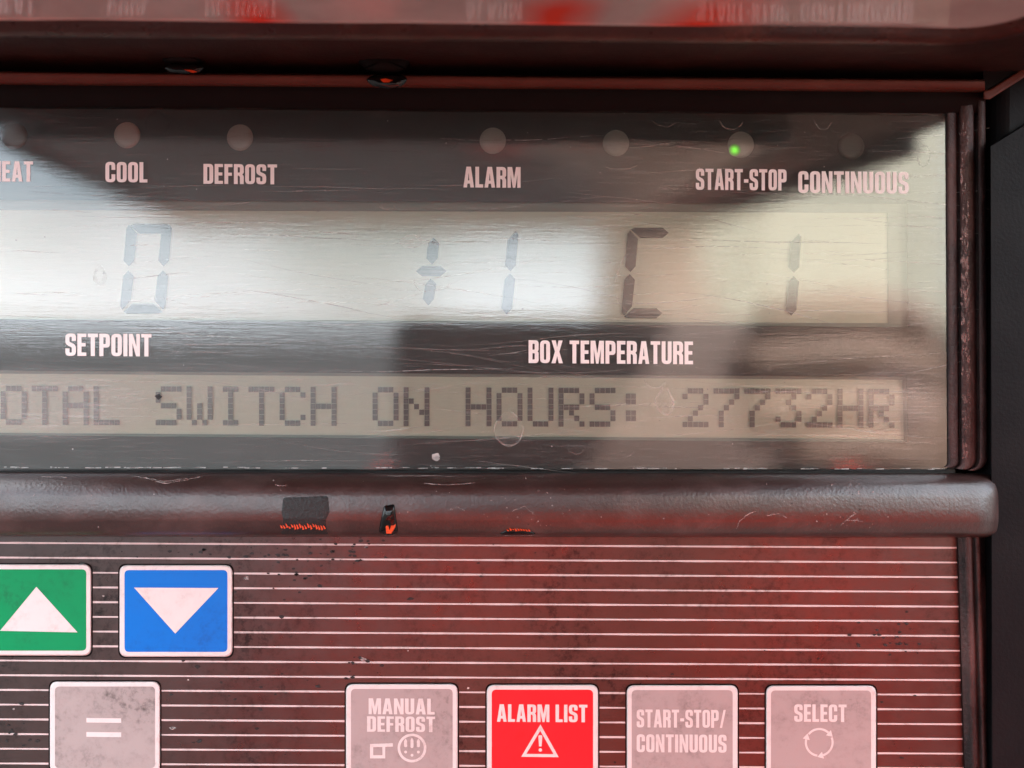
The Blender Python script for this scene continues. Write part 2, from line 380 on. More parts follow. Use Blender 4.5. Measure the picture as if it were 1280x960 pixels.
def sweep_x(name, prof, x0, x1, mat, parent, n=40, slope_fix=0.0, endround=None, wob=0.0, smooth=True):
    """profile [(py, d)] swept along the panel from pixel x0 to x1"""
    mb = MB(); rings = []
    for i in range(n + 1):
        px = x0 + (x1 - x0) * i / n; r = []
        for j, (py, d) in enumerate(prof):
            dd = d; yy = py + slope_fix * (px - 640) + wob * math.sin(px * .013 + j) 
            if endround:
                t = max(0.0, (px - (x1 - endround)) / endround)
                dd = d * math.sqrt(max(0.0, 1 - t * t)) if d > 0 else d
            r.append(P(px, yy, dd))
        rings.append(r)
    mb.loft(rings, smooth=smooth, close=False)
    return mb.build(name, mat, parent)

# rail between display and keypad
rp_ = [(590.5, -2), (591.5, .5), (593.5, 2.2), (598, 4.2), (604, 5.7), (612, 6.7), (622, 7.2), (636, 7.5), (649, 7.65), (653, 7.4), (658.5, 6.95), (664, 6.45), (668, 5.8), (670.2, 4.2), (671.2, 1), (671.5, -3)]
rl = MB(); rings = []
xs_ = [-200 + 1400 * i / 60 for i in range(61)] + [1200 + k for k in (10, 20, 28, 34, 39, 43, 46, 48, 49.5)]
for px in xs_:
    t = max(0.0, (px - 1222) / 28.0); k = math.sqrt(max(0.0, 1 - t ** 2.6))
    r = []
    for py, d in rp_:
        yy = py + .0012 * (px - 640)
        if t > 0: yy = 631 + (yy - 631) * (.72 + .28 * k)
        r.append(P(px, yy, d * (.25 + .75 * k) if d > 0 else d))
    rings.append(r)
rl.loft(rings, close=False, smooth=True)
def rail_d(py):
    for (y0, d0), (y1, d1) in zip(rp_, rp_[1:]):
        if y0 <= py <= y1: return d0 + (d1 - d0) * (py - y0) / (y1 - y0)
    return 0

rnd = random.Random(11)
def scuff(pts, wd):
    pts = [(x + rnd.uniform(-.8, .8), y + rnd.uniform(-.8, .8)) for x, y in pts]; fine = []
    for (xa, ya), (xb, yb) in zip(pts, pts[1:]):
        for k in range(6): fine.append((xa + (xb - xa) * k / 6 + rnd.uniform(-.6, .6), ya + (yb - ya) * k / 6 + rnd.uniform(-.5, .5)))
    vs = []
    for px, py in fine:
        h = wd * rnd.uniform(.15, .7); dd = rail_d(py - .0012 * (px - 640)) + .06
        vs += [P(px, py - h, dd), P(px, py + h, dd)]
    rl.add(vs, [(2*k, 2*k+1, 2*k+3, 2*k+2) for k in range(len(fine) - 1)], 1)
scuff([(166, 594.5), (185, 599), (205, 604), (228, 601), (256, 594.5)], 1.4); scuff([(180, 596.5), (205, 602), (240, 597)], 1.0)
scuff([(921, 660), (925, 651), (936, 642), (948, 638)], 1.1); scuff([(958, 644), (972, 642), (986, 648)], .8)
scuff([(1050, 656), (1062, 648), (1070, 642), (1066, 640)], 1.3); scuff([(1058, 650), (1070, 650), (1080, 654)], 1.2)
scuff([(530, 604), (560, 606), (600, 603)], .8); scuff([(345, 606), (352, 608), (360, 607)], .9); scuff([(560, 638), (572, 634), (583, 640)], .6)
scuff([(640, 640), (655, 632), (672, 646)], .6); scuff([(485, 594.2), (540, 595), (600, 595.4)], .9); scuff([(50, 596), (90, 597)], .9)
for _ in range(210):
    x, y, r_ = rnd.choice([rnd.uniform(0, 1225), rnd.gauss(660, 45), rnd.gauss(1060, 40)]), rnd.uniform(594, 664), rnd.choice([.4, .5, .6, .8, 1.1])
    dd = rail_d(min(669, max(593, y - .0012 * (x - 640)))) + .08
    rl.add([P(x + r_ * rnd.uniform(.6, 1.4) * math.cos(a), y + r_ * rnd.uniform(.5, 1.2) * math.sin(a), dd) for a in (0, 1.2, 2.5, 3.8, 5)], [(0, 1, 2, 3, 4)], 1 if rnd.random() < .8 else 2)
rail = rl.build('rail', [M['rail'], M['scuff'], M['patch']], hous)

# top ledge over the display
sweep_x('soffit', [(141, -2), (139, -.4), (136, .6), (112, 1.5), (106, 1.6)], -200, 1231, M['black'], hous, slope_fix=.008, wob=.3)  # near-black colour stands in for the shade under the ledge
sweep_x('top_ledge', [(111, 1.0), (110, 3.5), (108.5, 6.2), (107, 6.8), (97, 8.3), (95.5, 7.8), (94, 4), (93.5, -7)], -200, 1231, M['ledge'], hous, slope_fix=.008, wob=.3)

# rubber frame round the display: right side running down, round corner, then along the bottom
def frame_path(inset):
    pts = [(1233.5 - inset + .0 * k, y) for k, y in enumerate((124, 200, 300, 400, 500, 560))]
    pts = [(x + (y - 350) * .006, y) for x, y in pts]
    r = 18 - inset * .25
    cx, cy = pts[-1][0] - max(r, 3), 588.5 - inset * .10 - max(r, 3)
    res = pts[:]
    for k in range(8):
        a = R(90) * k / 7
        res.append((cx + max(r, 3) * math.cos(a), cy + max(r, 3) * math.sin(a)))
    return res
prof = [(0, -2), (.4, .6), (1.5, 1.1), (8.5, 1.2), (10, 1.0), (10.6, -.8), (14.5, -.8), (15.2, .6), (17, .95), (31, .9), (33, .6), (33.6, -.6), (37, -.6), (37.6, .3), (46, .35), (49.5, .2), (51, -1.5)]
mb = MB()
paths = [frame_path(i) for i, d in prof]
rings = [[P(*paths[j][k], prof[j][1]) for j in range(len(prof))] for k in range(len(paths[0]))]
mb.loft(rings, close=False, smooth=True)
rnd = random.Random(17)
for _ in range(230):      # rubbed places on the inner bead
    y = rnd.choice([rnd.gauss(330, 45), rnd.uniform(150, 575), rnd.gauss(440, 60)])
    if not 145 < y < 575: continue
    x = 1201.5 + rnd.uniform(0, 10) + (y - 350) * .006; w_, h_ = rnd.uniform(.6, 2.6), rnd.uniform(.8, 7)
    mb.add([P(x + w_ * rnd.uniform(.5, 1) * math.cos(a), y + h_ * rnd.uniform(.5, 1) * math.sin(a), 1.0 + .0006 * _) for a in (0, .9, 1.8, 2.7, 3.6, 4.5, 5.4)], [tuple(range(7))], 1)
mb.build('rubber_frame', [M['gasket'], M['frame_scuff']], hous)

# strips along the right edge of the keypad
prof = [(1197, .2), (1198, 1.0), (1204.5, 1.2), (1206, 2.2), (1213, 2.4), (1215, 1.2), (1218, .8), (1219.5, 2.0), (1224, 2.1), (1226, .8), (1230, .4), (1233, -1)]
mb = MB()
mb.loft([[P(x + (y - 680) * .030, y, d) for x, d in prof] for y in (668, 760, 860, 1010, 1100)], close=False, smooth=True)
mb.build('keypad_frame', M['gasket'], hous)

# ================================================================== display behind its clear window
disp = empty('display', 'scratched clear window over two grey liquid crystal screens and a row of status lamps', 'display')
WX0, WX1 = -190, 1184
# dark printed mask with openings for the screens
L1 = [(-150, 249), (1133, 255), (1135, 409), (-150, 398)]
L2 = [(-150, 462), (1133, 471), (1135, 553), (-150, 543)]
lamps = [(18, 170), (159, 169), (300, 172), (616, 176), (770, 179), (926, 181), (1064, 183)]
def circ(cx, cy, r, n=40): return [(cx + r * math.cos(2 * math.pi * k / n), cy + r * math.sin(2 * math.pi * k / n)) for k in range(n)]
mb = MB()
mb.poly([[(WX0, 128), (WX1 + 6, 128), (WX1 + 10, 592), (WX0, 592)], L1, L2] + [circ(x, y, 16.5) for x, y in lamps], -1.4)
mb.build('mask', M['mask'], disp)
for i, (x, y) in enumerate(lamps):
    mb = MB(); pts = []
    for rr, dd in ((16.8, -1.5), (16, -1.35), (11, -1.25), (5, -1.2)): pts.append([P(px, py, dd) for px, py in circ(x, y, rr)])
    mb.loft(pts, smooth=True, cap1=True)
    lo = mb.build('indicator_lamp', M['lamp_dark'] if i in (0, 6) else M['lamp'], disp)
    if i == 5:
        mb = MB(); mb.loft([[P(px, py, dd) for px, py in circ(x - 7, y + 6.5, rr, 24)] for rr, dd in ((8.0, -1.22), (6, -1.12), (3, -1.08))], smooth=True, cap1=True)
        mb.build('lit_led', M['led'], lo); lo['label'] = 'status lamp glowing green above START-STOP'

def screen(name, quad, inner, d, label):
    mb = MB(); mb.poly([[(x + (8 if x > 0 else -8), y + (8 if y > sum(q[1] for q in quad) / 4 else -8)) for x, y in quad], inner], d, 1)
    mb.poly([inner], d - .25, 0)
    o = mb.build(name, [M['lcd'], M['lcd_edge']], disp); o['label'] = label
    return o
s1o = screen('lcd_screen', L1, [(-140, 262), (1109, 266), (1110, 404), (-140, 398)], -2.6, 'large grey screen with seven segment digits')
s2o = screen('lcd_screen', L2, [(-140, 466), (1128, 475), (1130, 549), (-140, 540)], -2.6, 'narrow grey screen with a line of dot matrix text')

# ---- seven segment digits
def seg_digit(polys):
    mb = MB()
    for p in polys: mb.poly([p], -2.3)
    return mb.build('digit', M['segment'], s1o)
def vseg(xt, yt, xb, yb, w, top, bot):
    """leaning bar; top/bot: 'p' centre point, 'l' point at left, 'r' point at right"""
    h = w * .55
    def cap(x, y, k, sgn):
        if k == 'p': return [(x - w/2, y + sgn*h), (x, y), (x + w/2, y + sgn*h)]
        if k == 'r': return [(x - w/2, y + sgn*w*.85), (x + w/2 - 3, y), (x + w/2, y + 4*sgn)]
        if k == 'l': return [(x - w/2, y + 4*sgn), (x - w/2 + 3, y), (x + w/2, y + sgn*w*.85)]
    return cap(xt, yt, top, 1) + cap(xb, yb, bot, -1)[::-1]
def hseg(x0, x1, y, t, left, right, up=True):
    """horizontal bar from x0 to x1 centred on y; chamfers 'c' (45 degree towards the inside) or 'p' point"""
    y0, y1 = (y - t/2, y + t/2)
    ou, inn = (y0, y1) if up else (y1, y0)
    L = {'c': [(x0 + t*.95, inn), (x0, ou + (2 if up else -2)), (x0 + 5, ou)], 'p': [(x0 + t*.6, inn), (x0, y), (x0 + t*.6, ou)]}[left]
    Rr = {'c': [(x1 - 5, ou), (x1, ou + (2 if up else -2)), (x1 - t*.95, inn)], 'p': [(x1 - t*.6, ou), (x1, y), (x1 - t*.6, inn)]}[right]
    return L + Rr
seg_digit([hseg(163, 213, 286, 12, 'c', 'c'), hseg(154, 203, 386, 12, 'c', 'c', False),
           vseg(164.5, 281, 161, 333, 13, 'l', 'p'), vseg(208, 281, 204.5, 333, 13, 'r', 'p'),
           vseg(160.5, 338, 156.5, 387, 13, 'p', 'l'), vseg(203.5, 338, 200, 387, 13, 'p', 'r')])
plus = seg_digit([vseg(542, 297, 540, 330.5, 13.5, 'p', 'p'), hseg(520, 558, 339, 12.5, 'p', 'p'), vseg(538.5, 348, 535.5, 381.5, 13.5, 'p', 'p')])
plus.name = 'plus_sign'
seg_digit([vseg(641.5, 289, 638, 339, 13, 'r', 'p'), vseg(637.5, 342, 633.5, 393, 13, 'p', 'p')])
seg_digit([hseg(788.5, 836, 291, 12.5, 'c', 'p'), vseg(791, 288, 788, 340, 13, 'l', 'p'), vseg(787, 342.5, 783.5, 394, 13, 'p', 'l'), hseg(780, 828, 391.5, 12.5, 'c', 'p', False)])
seg_digit([vseg(995, 292, 992.5, 341, 13, 'r', 'p'), vseg(992, 345, 989, 394.5, 13, 'p', 'p')])

# ---- dot matrix line
F5 = {'T': "11111 00100 00100 00100 00100 00100 00100", 'O': "01110 10001 10001 10001 10001 10001 01110", 'A': "01110 10001 10001 11111 10001 10001 10001",
      'L': "10000 10000 10000 10000 10000 10000 11111", 'S': "01111 10000 10000 01110 00001 00001 11110", 'W': "10001 10001 10001 10101 10101 10101 01010",
      'I': "01110 00100 00100 00100 00100 00100 01110", 'C': "01110 10001 10000 10000 10000 10001 01110", 'H': "10001 10001 10001 11111 10001 10001 10001",
      'N': "10001 10001 11001 10101 10011 10001 10001", 'U': "10001 10001 10001 10001 10001 10001 01110", 'R': "11110 10001 10001 11110 10100 10010 10001",
      ':': "00000 01100 01100 00000 01100 01100 00000", '2': "01110 10001 00001 00010 00100 01000 11111", '7': "11111 00001 00010 00100 01000 01000 01000",
      '3': "11111 00010 00100 00010 00001 10001 01110"}
line = "TOTAL SWITCH ON HOURS: 27732HR"
words = []; k0 = 0
for wd in line.split(' '):
    words.append((k0, wd)); k0 += len(wd) + 1
for k0, wd in words:
    mb = MB()
    for j, ch in enumerate(wd):
        x0 = 582 + 38.75 * (k0 + j - 16)
        rows = F5[ch].split()
        for r_, row in enumerate(rows):
            for c_, bit in enumerate(row):
                if bit == '1':
                    x = x0 + c_ * 6.55; y = 484.5 + r_ * 7.0 + (x - 640) * .0035
                    mb.poly([[(x, y), (x + 6.1, y), (x + 6.1, y + 6.55), (x, y + 6.55)]], -2.35)
    mb.build('dot_lettering', M['dot'], s2o)

# ---- clear window with its printed words and water marks
mb = MB()
rings = []
for ins, d in ((-1, -1.2), (-1, -.25), (1.5, 0)):
    rings.append([P(x, y, d) for x, y in rrect(WX0 + ins, 133 + ins, WX1 + 2 - ins, 588 - ins, 5)])
n_ = len(rings[0])
fs = []
vs = [p for r in rings for p in r]
for i in range(2):
    for j in range(n_): fs.append((i*n_+j, i*n_+(j+1) % n_, (i+1)*n_+(j+1) % n_, (i+1)*n_+j))
fs.append(tuple(2*n_ + j for j in range(n_)))
mb.add(vs, fs, 0)
def ring_stain(cx, cy, rx, ry, mat, wdt=1.5, tip=0.0, seed=0, a0=0, a1=360, fillmat=None):
    rnd = random.Random(seed); ph = [rnd.uniform(0, 6.28) for _ in range(4)]
    o, i_ = [], []
    nn = 48
    for k in range(nn + 1):
        a = R(a0 + (a1 - a0) * k / nn)
        wob = 1 + .06 * math.sin(2*a + ph[0]) + .04 * math.sin(3*a + ph[1]) + .02 * math.sin(7*a + ph[2])
        up = max(0, -math.sin(a))
        x = math.cos(a) * (1 - tip * up ** 1.2); y = math.sin(a) * (1 + .35 * tip * up)
        ww = wdt * (.5 + .5 * abs(math.sin(a * 1.5 + ph[3])))
        o.append((cx + x * rx * wob, cy + y * ry * wob)); i_.append((cx + x * (rx - ww) * wob, cy + y * (ry - ww) * wob))
    vs = [P(*p, .03) for p in o] + [P(*p, .03) for p in i_]
    m_ = nn + 1
    mb.add(vs, [(k, k+1, m_+k+1, m_+k) for k in range(nn)], mat)
    if a1 - a0 == 360 and mat == 1: mb.poly([[(x, y) for x, y in i_[:-1]]], .025, 5)
ring_stain(831, 501, 12, 19, 1, 3.2, .75, 1)
ring_stain(818, 474, 13, 12, 1, 1.5, .2, 2, 10, 175)
ring_stain(636, 537, 18, 22, 1, 1.6, .5, 3)
ring_stain(636, 551, 12, 7, 1, 2.2, 0, 13, 20, 150)
ring_stain(196, 155, 15, 16, 2, 3, .2, 4)
ring_stain(514, 302, 14, 8, 1, 1.2, .1, 5)
ring_stain(787, 355, 19, 34, 1, 1.2, .2, 6, 60, 300)
ring_stain(540, 352, 22, 13, 1, 1.0, 0, 7, 20, 200)
ring_stain(125, 345, 8, 13, 2, 5.0, .2, 8)
ring_stain(1155, 195, 9, 13, 2, 2.2, .3, 10)
ring_stain(1030, 148, 12, 14, 1, 1.2, 0, 11, 10, 170)
ring_stain(915, 150, 15, 12, 1, 1.2, 0, 12, 10, 175)
ring_stain(830, 150, 14, 9, 1, 1.2, 0, 14, 10, 175)
ring_stain(484, 255, 10, 8, 1, 1.6, 0, 15, 0, 180)
ring_stain(565, 176, 8, 10, 2, 1.6, .2, 16)
ring_stain(776, 205, 22, 7, 1, 1.3, 0, 17, 15, 165)
ring_stain(720, 560, 10, 8, 1, .9, 0, 18, 10, 170)
ring_stain(785, 562, 8, 8, 1, .9, 0, 19, 10, 170)
rnd = random.Random(21)
def hairline(x, y, ln, ang, wd, mat):
    pts = []; a = ang
    for k in range(9):
        pts.append((x, y)); a += rnd.uniform(-.06, .06); x += ln / 8 * math.cos(a); y += ln / 8 * math.sin(a)
    vs = []
    for k, (px, py) in enumerate(pts):
        h = wd * .5 * (1 - abs(k - 4) / 4.4); vs += [P(px, py - h, .035), P(px, py + h, .035)]
    mb.add(vs, [(2*k, 2*k+1, 2*k+3, 2*k+2) for k in range(8)], mat)
for _ in range(230):
    hairline(rnd.uniform(-20, 1150), rnd.choice([rnd.uniform(225, 420), rnd.uniform(150, 585)]), rnd.uniform(30, 320), rnd.gauss(.0, .07), rnd.uniform(.35, .95), rnd.choice([1, 1, 3, 2]))
for _ in range(16):
    hairline(rnd.uniform(350, 700), rnd.uniform(430, 480), rnd.uniform(150, 420), rnd.uniform(.04, .12), rnd.uniform(.3, .6), 1)
for _ in range(70):      # crumbs of dust
    x, y, r_ = rnd.uniform(0, 1175), rnd.uniform(140, 585), rnd.uniform(.4, 1.1)
    mb.poly([[(x + r_ * rnd.uniform(.6, 1.3) * math.cos(a), y + r_ * rnd.uniform(.6, 1.3) * math.sin(a)) for a in (0, 1.2, 2.5, 3.8, 5)]], .04, 3)
for _ in range(60):      # dust caught along the bottom edge
    x = rnd.uniform(0, 1180); l_ = rnd.uniform(2, 22); y = 585.2 + (x - 640) * .002 + rnd.uniform(-.6, .6)
    mb.poly([[(x, y - .6), (x + l_, y - rnd.uniform(.3, 1)), (x + l_, y + .5), (x, y + .6)]], .04, 3)
mb.poly([rounded([(540, 568), (548, 566, 2), (551, 573, 2), (546, 577, 2), (540, 574, 2)])], .05, 3)
mb.poly([[(193, 495), (199, 492), (203, 496), (198, 500)]], .06, 4)
mb.build('window_pane', [M['window'], M['stain'], M['stain_dark'], M['dust'], M['patch'], M['stain_body']], disp)
for s_, x0, x1, yt, yb in (('HEAT', -11, 41, 201.5, 226.5), ('COOL', 132, 184, 202.5, 227.5), ('DEFROST', 254.5, 346, 205, 229.5), ('ALARM', 579.5, 650.5, 208.5, 234),
                           ('START-STOP', 870, 983, 211, 237), ('CONTINUOUS', 998, 1135.5, 214, 241), ('SETPOINT', 82, 189, 417, 444.5), ('BOX TEMPERATURE', 661, 866, 425.5, 453.5)):
    mb = MB(); text_into(mb, s_, x0, x1, yt, yb, .09, slope=.008, gap=8.5)
    mb.build('lettering', M['letter'], disp)

# ================================================================== keypad
kp = empty('keypad', 'black membrane keypad with fine white stripes and rounded push keys under the display', 'keypad')
keys = [  # x0, y0, x1, y1, face, label
    (-29, 706, 113.5, 819, 'green_key', 'green key with a white up arrow'),
    (150, 707, 290, 820.5, 'blue_key', 'blue key with a white down arrow'),
    (63, 852.5, 199.5, 966, 'grimy_key', 'grime covered grey key with two white bars'),
    (433, 855.5, 571.5, 969, 'grey_key', 'grey key reading MANUAL DEFROST'),
    (609, 856.5, 747, 970, 'red_key', 'red key reading ALARM LIST'),
    (784, 857, 921.5, 971, 'grey_key', 'grey key reading START-STOP/CONTINUOUS'),
    (958, 857.5, 1094.5, 971.5, 'grey_key', 'grey key reading SELECT with circling arrows')]
mb = MB()
mb.loft([[P(x, y, .5) for x, y in ((-200, 660), (1202, 660))], [P(x, y, .5) for x, y in ((-200, 1100), (1212, 1100))]], close=False)
for i in range(24):
    y = 680.6 + 18.38 * i
    # the stripes stop short of every key
    segs = [(-180, 1196 + (y - 680) * .030)]
    for kx0, ky0, kx1, ky1, *_ in keys:
        if ky0 - 4 < y + 1 < ky1 + 4:
            ns_ = []
            for a, b_ in segs:
                if kx1 + 2.5 <= a or kx0 - 2.5 >= b_: ns_.append((a, b_)); continue
                if kx0 - 2.5 > a: ns_.append((a, kx0 - 2.5))
                if kx1 + 2.5 < b_: ns_.append((kx1 + 2.5, b_))
            segs = ns_
    for a, b_ in segs:
        m_ = max(2, int((b_ - a) / 40)); vs = []
        for k in range(m_ + 1):
            x = a + (b_ - a) * k / m_; yy = y + (x - 400) * .0052; wv = 1.08 + .2 * math.sin(x * .05 + i * 2)
            vs += [P(x, yy - wv, .54), P(x, yy + wv, .54)]
        mb.add(vs, [(2*k, 2*k+1, 2*k+3, 2*k+2) for k in range(m_)], 1)
rnd = random.Random(5)
for _ in range(120):      # specks of grit and tar
    x = rnd.choice([rnd.uniform(0, 1190), rnd.uniform(0, 330), rnd.uniform(0, 500)]); y = rnd.uniform(676, 955); r_ = rnd.choice([.8, 1, 1.3, 1.6, 2.6])
    ring = [(x + r_ * rnd.uniform(.7, 2.2) * math.cos(a), y + r_ * rnd.uniform(.5, 1.1) * math.sin(a)) for a in (0, .9, 1.8, 2.7, 3.6, 4.5, 5.4)]
    mb.poly([ring], .60, 2 if rnd.random() < .8 else 3)
for cx, cy, n_ in ((430, 690, 26), (255, 690, 10), (1120, 800, 26), (375, 720, 16), (440, 835, 14), (330, 690, 12), (20, 925, 14)):      # clustered grime
    for _ in range(n_):
        x = cx + rnd.gauss(0, 24); y = cy + rnd.gauss(0, 10); r_ = rnd.uniform(.6, 2.2)
        mb.poly([[(x + r_ * rnd.uniform(.7, 2.0) * math.cos(a), y + r_ * rnd.uniform(.5, 1.1) * math.sin(a)) for a in (0, .9, 1.8, 2.7, 3.6, 4.5, 5.4)]], .61, 2)
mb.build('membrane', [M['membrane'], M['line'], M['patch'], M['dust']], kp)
ko = []
for x0, y0, x1, y1, face, lab in keys:
    mb = MB()
    rings = [[P(x, y, d) for x, y in rrect(x0 + i_, y0 + i_, x1 - i_, y1 - i_, 10)] for i_, d in ((-.6, .5), (0, .85), (.9, 1.0), (5.6, 1.02))]
    mb.loft(rings, smooth=False)
    mb.loft([[P(x, y, d) for x, y in rrect(x0 + i_, y0 + i_, x1 - i_, y1 - i_, 10)] for i_, d in ((-2.2, .56), (-.7, .56))], mat=1)
    k = mb.build('key', [M['white'], M['black']], kp, fix=True); k['label'] = lab; ko.append(k)
    mb = MB(); mb.poly([rrect(x0 + 5.6, y0 + 5.6, x1 - 5.6, y1 - 5.6, 6)], 1.02); mb.build('key_face', M[face], k)
T_ = 1.07
def sym(k, contours_list, name='symbol'):
    mb = MB()
    for c in contours_list: mb.poly(c, T_)
    return mb.build(name, M['white'], k)
def ringc(cx, cy, r, w_): return [circ(cx, cy, r), circ(cx, cy, r - w_)]
sym(ko[0], [[[(45.5, 733.5), (97, 790.5), (0, 788.5)]]], 'arrow')
sym(ko[1], [[[(167.5, 734.5), (273, 735), (219, 792)]]], 'arrow')
sym(ko[2], [[[(108, 897.5), (151.5, 898), (151.5, 903.6), (108, 903.1)]], [[(108, 915), (151.5, 915.5), (151.5, 921.5), (108, 921)]]], 'bars')
def words_on(k, rows):
    mb = MB()
    for s_, x0, x1, yt, yb in rows: text_into(mb, s_, x0, x1, yt, yb, T_, slope=.006, gap=9)
    mb.build('lettering', M['white'], k)
words_on(ko[3], [('MANUAL', 461, 543, 873, 892.5), ('DEFROST', 459, 543.5, 895.5, 914.5)])
words_on(ko[4], [('ALARM LIST', 621.5, 734, 880.5, 902)])
words_on(ko[5], [('START-STOP/', 796, 907, 887, 909), ('CONTINUOUS', 796, 908, 918, 940)])
words_on(ko[6], [('SELECT', 993, 1058, 880.5, 902)])
# pointing hand and melting drops
sym(ko[3], [[[(462.5, 930), (491, 929), (491, 933.2), (481.5, 933.6), (481.5, 948), (462.5, 948)], [(466.5, 934), (478, 933.6), (478, 944), (466.5, 944)]],
            ringc(515, 935, 18, 3.2)] + [[rounded([(x - 1.9, y0, 1.5), (x, y0 - 3), (x + 1.9, y0, 1.5), (x + 1.9, y1, 2), (x - 1.9, y1, 2)])] for x, y0, y1 in ((507, 926, 934), (515, 925, 935), (523, 926, 934))]
    + [[circ(x, y, 1.8, 10)] for x, y in ((507, 940), (515, 944), (523, 940))])
# warning triangle
sym(ko[4], [[[(675.5, 905.5), (698.5, 946.5), (651.5, 946)], [(675.3, 913.5), (692, 942.7), (658, 942.3)]],
            [rounded([(672.8, 919, 2), (678, 919, 2), (677, 933), (673.8, 933)])], [circ(675.4, 937.5, 2.2, 12)]], 'warning_triangle')
# circling arrows
def arc_arrow(cx, cy, r, w_, a0, a1):
    n_ = 24
    o = [(cx + r * math.cos(R(a0 + (a1 - a0) * k / n_)), cy + r * math.sin(R(a0 + (a1 - a0) * k / n_))) for k in range(n_ + 1)]
    i_ = [(cx + (r - w_) * math.cos(R(a0 + (a1 - a0) * k / n_)), cy + (r - w_) * math.sin(R(a0 + (a1 - a0) * k / n_))) for k in range(n_, -1, -1)]
    return o + i_
def head(cx, cy, r, a):
    c = Vector((cx + r * math.cos(R(a)), cy + r * math.sin(R(a)))); t = Vector((-math.sin(R(a)), math.cos(R(a)))); nn = Vector((math.cos(R(a)), math.sin(R(a))))
    return [tuple(c + nn * 4.5), tuple(c + t * 7.5), tuple(c - nn * 4.5)]
cx, cy = 1024, 928
sym(ko[6], sum([[[arc_arrow(cx, cy, 18, 2.6, a0, a0 + 95)], [head(cx, cy, 16.7, a0 + 95.5)]] for a0 in (-22, 98, 218)], []), 'circling_arrows')

# ================================================================== hinged cover, swung up over the panel
cov = empty('hinged_cover', 'raised glossy cover overhead with a reddish lip and a red glow painted on its liner', 'cover')
VL = 292.0                                      # height of the liner, panel pixels above the lens
CL, CR, LEN = -668.0, 826.0, 232.0
mb = MB(); mb.box(Q(CL, VL + 26, -6), Q(CR, VL + 40, LEN)); mb.build('shell', M['recess'], cov, bevel=.001)
# lip: a rounded bead round the liner
def liner_outline(off):
    u0, u1, d0, d1 = -600 - off, 566 + off, 40 - off * S * 1000, LEN - 10 + off * S * 1000
    k = 1 / (S * 1000)
    r = 55 + off
    pts = rounded([(u0, d0 * k, r), (u1, d0 * k, r), (u1, d1 * k, r), (u0, d1 * k, r)], 10)
    res = []
    for i in range(len(pts)):        # subdivide long sides so they can undulate
        a = Vector(pts[i]); b = Vector(pts[(i + 1) % len(pts)]); m_ = max(1, int((b - a).length / 45))
        for j in range(m_): res.append(tuple(a.lerp(b, j / m_)))
    return res
prof = [(0, 0), (5, -3), (11, -7), (19, -9.5), (27, -8), (33, 0), (36, 14), (36, 26)]
rings = []
for off, dv in prof:
    rings.append([Q(u, VL + dv + (1.2 * math.sin(u * .02) if off == 0 else 0), dk * S * 1000) for u, dk in liner_outline(off)])
mb = MB(); mb.loft(rings, smooth=True); mb.build('lip', M['lip'], cov)
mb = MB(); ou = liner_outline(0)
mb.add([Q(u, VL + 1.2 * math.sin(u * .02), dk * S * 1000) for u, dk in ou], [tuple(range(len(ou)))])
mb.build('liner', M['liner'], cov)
mb = MB()                                        # turned-down outer edges
mb.box(Q(CL, VL - 6, LEN - 8), Q(CR, VL + 26, LEN)); mb.box(Q(CL, VL - 6, 50), Q(CL + 30, VL + 26, LEN - 8)); mb.box(Q(CR - 30, VL - 6, 50), Q(CR, VL + 26, LEN - 8))
mb.build('outer_edge', M['shell'], cov, bevel=.001)

# ================================================================== black drips on ledge and rail
def drip(outline, dfun, label, glints, height=.9, mat='drip'):
    pts = rounded(outline, 5); c = (sum(p[0] for p in pts) / len(pts), sum(p[1] for p in pts) / len(pts))
    mb = MB(); rings = []
    for k, hh in ((1.0, .0), (.96, .45), (.8, .8), (.5, 1.0), (.15, 1.05)):
        rings.append([P(c[0] + (x - c[0]) * k, c[1] + (y - c[1]) * k, dfun(c[1] + (y - c[1]) * k) + .03 + hh * height) for x, y in pts])
    mb.loft(rings, smooth=True, cap1=True)
    for f in glints: mb.poly([f], dfun(sum(p[1] for p in f) / len(f)) + height * 1.05 + .25, 1)
    o = mb.build('drip', [M[mat], M['fleck']]); tag(o, label, 'drip', 'black drips and scorched spots')
    return o
rnd = random.Random(3)
def knob(o, outline, d):
    mb = MB(); pts = rounded(outline, 6); c = (sum(p[0] for p in pts) / len(pts), sum(p[1] for p in pts) / len(pts))
    mb.loft([[P(c[0] + (x - c[0]) * k, c[1] + (y - c[1]) * k, dd) for x, y in pts] for k, dd in ((1, d - 12), (1, d), (.9, d + 1.2), (.6, d + 2), (.2, d + 2.3))], smooth=True, cap1=True)
    mb.build('knob', M['black'], o)
def crumbs(x0, x1, y, amp, n_):  # ragged row of orange bits, a reflection painted along an edge
    res = []
    for k in range(n_):
        x = x0 + (x1 - x0) * k / n_; w_ = (x1 - x0) / n_ * 1.1; h = amp * rnd.uniform(.5, 1.2)
        yy = y + rnd.uniform(-.25, .25) * amp
        res.append([(x, yy - h * .5), (x + w_ * .5, yy - h * .2), (x + w_, yy + h * .4), (x + w_ * .45, yy + h * .6)])
    return res
drip([(354, 622, 3), (410, 620, 3), (412, 640, 2), (407, 651, 2), (410, 668, 2), (352, 668, 2), (354, 650, 2), (352, 640, 2)], rail_d, 'square matt black patch on the rail, a ragged orange reflection painted along its lower edge', crumbs(350, 407, 658, 6, 17), .12, 'patch')
drip([(480, 632, 3), (493, 630, 3), (496, 652, 3), (498, 666, 4), (486, 671, 4), (473, 666, 4), (476, 650, 2)], rail_d, 'narrow upright black drip with a painted orange glint on the rail', [[(482, 658), (485, 656), (487, 663), (489, 656), (495, 653), (494, 659), (489, 667), (483, 667)]], .7)
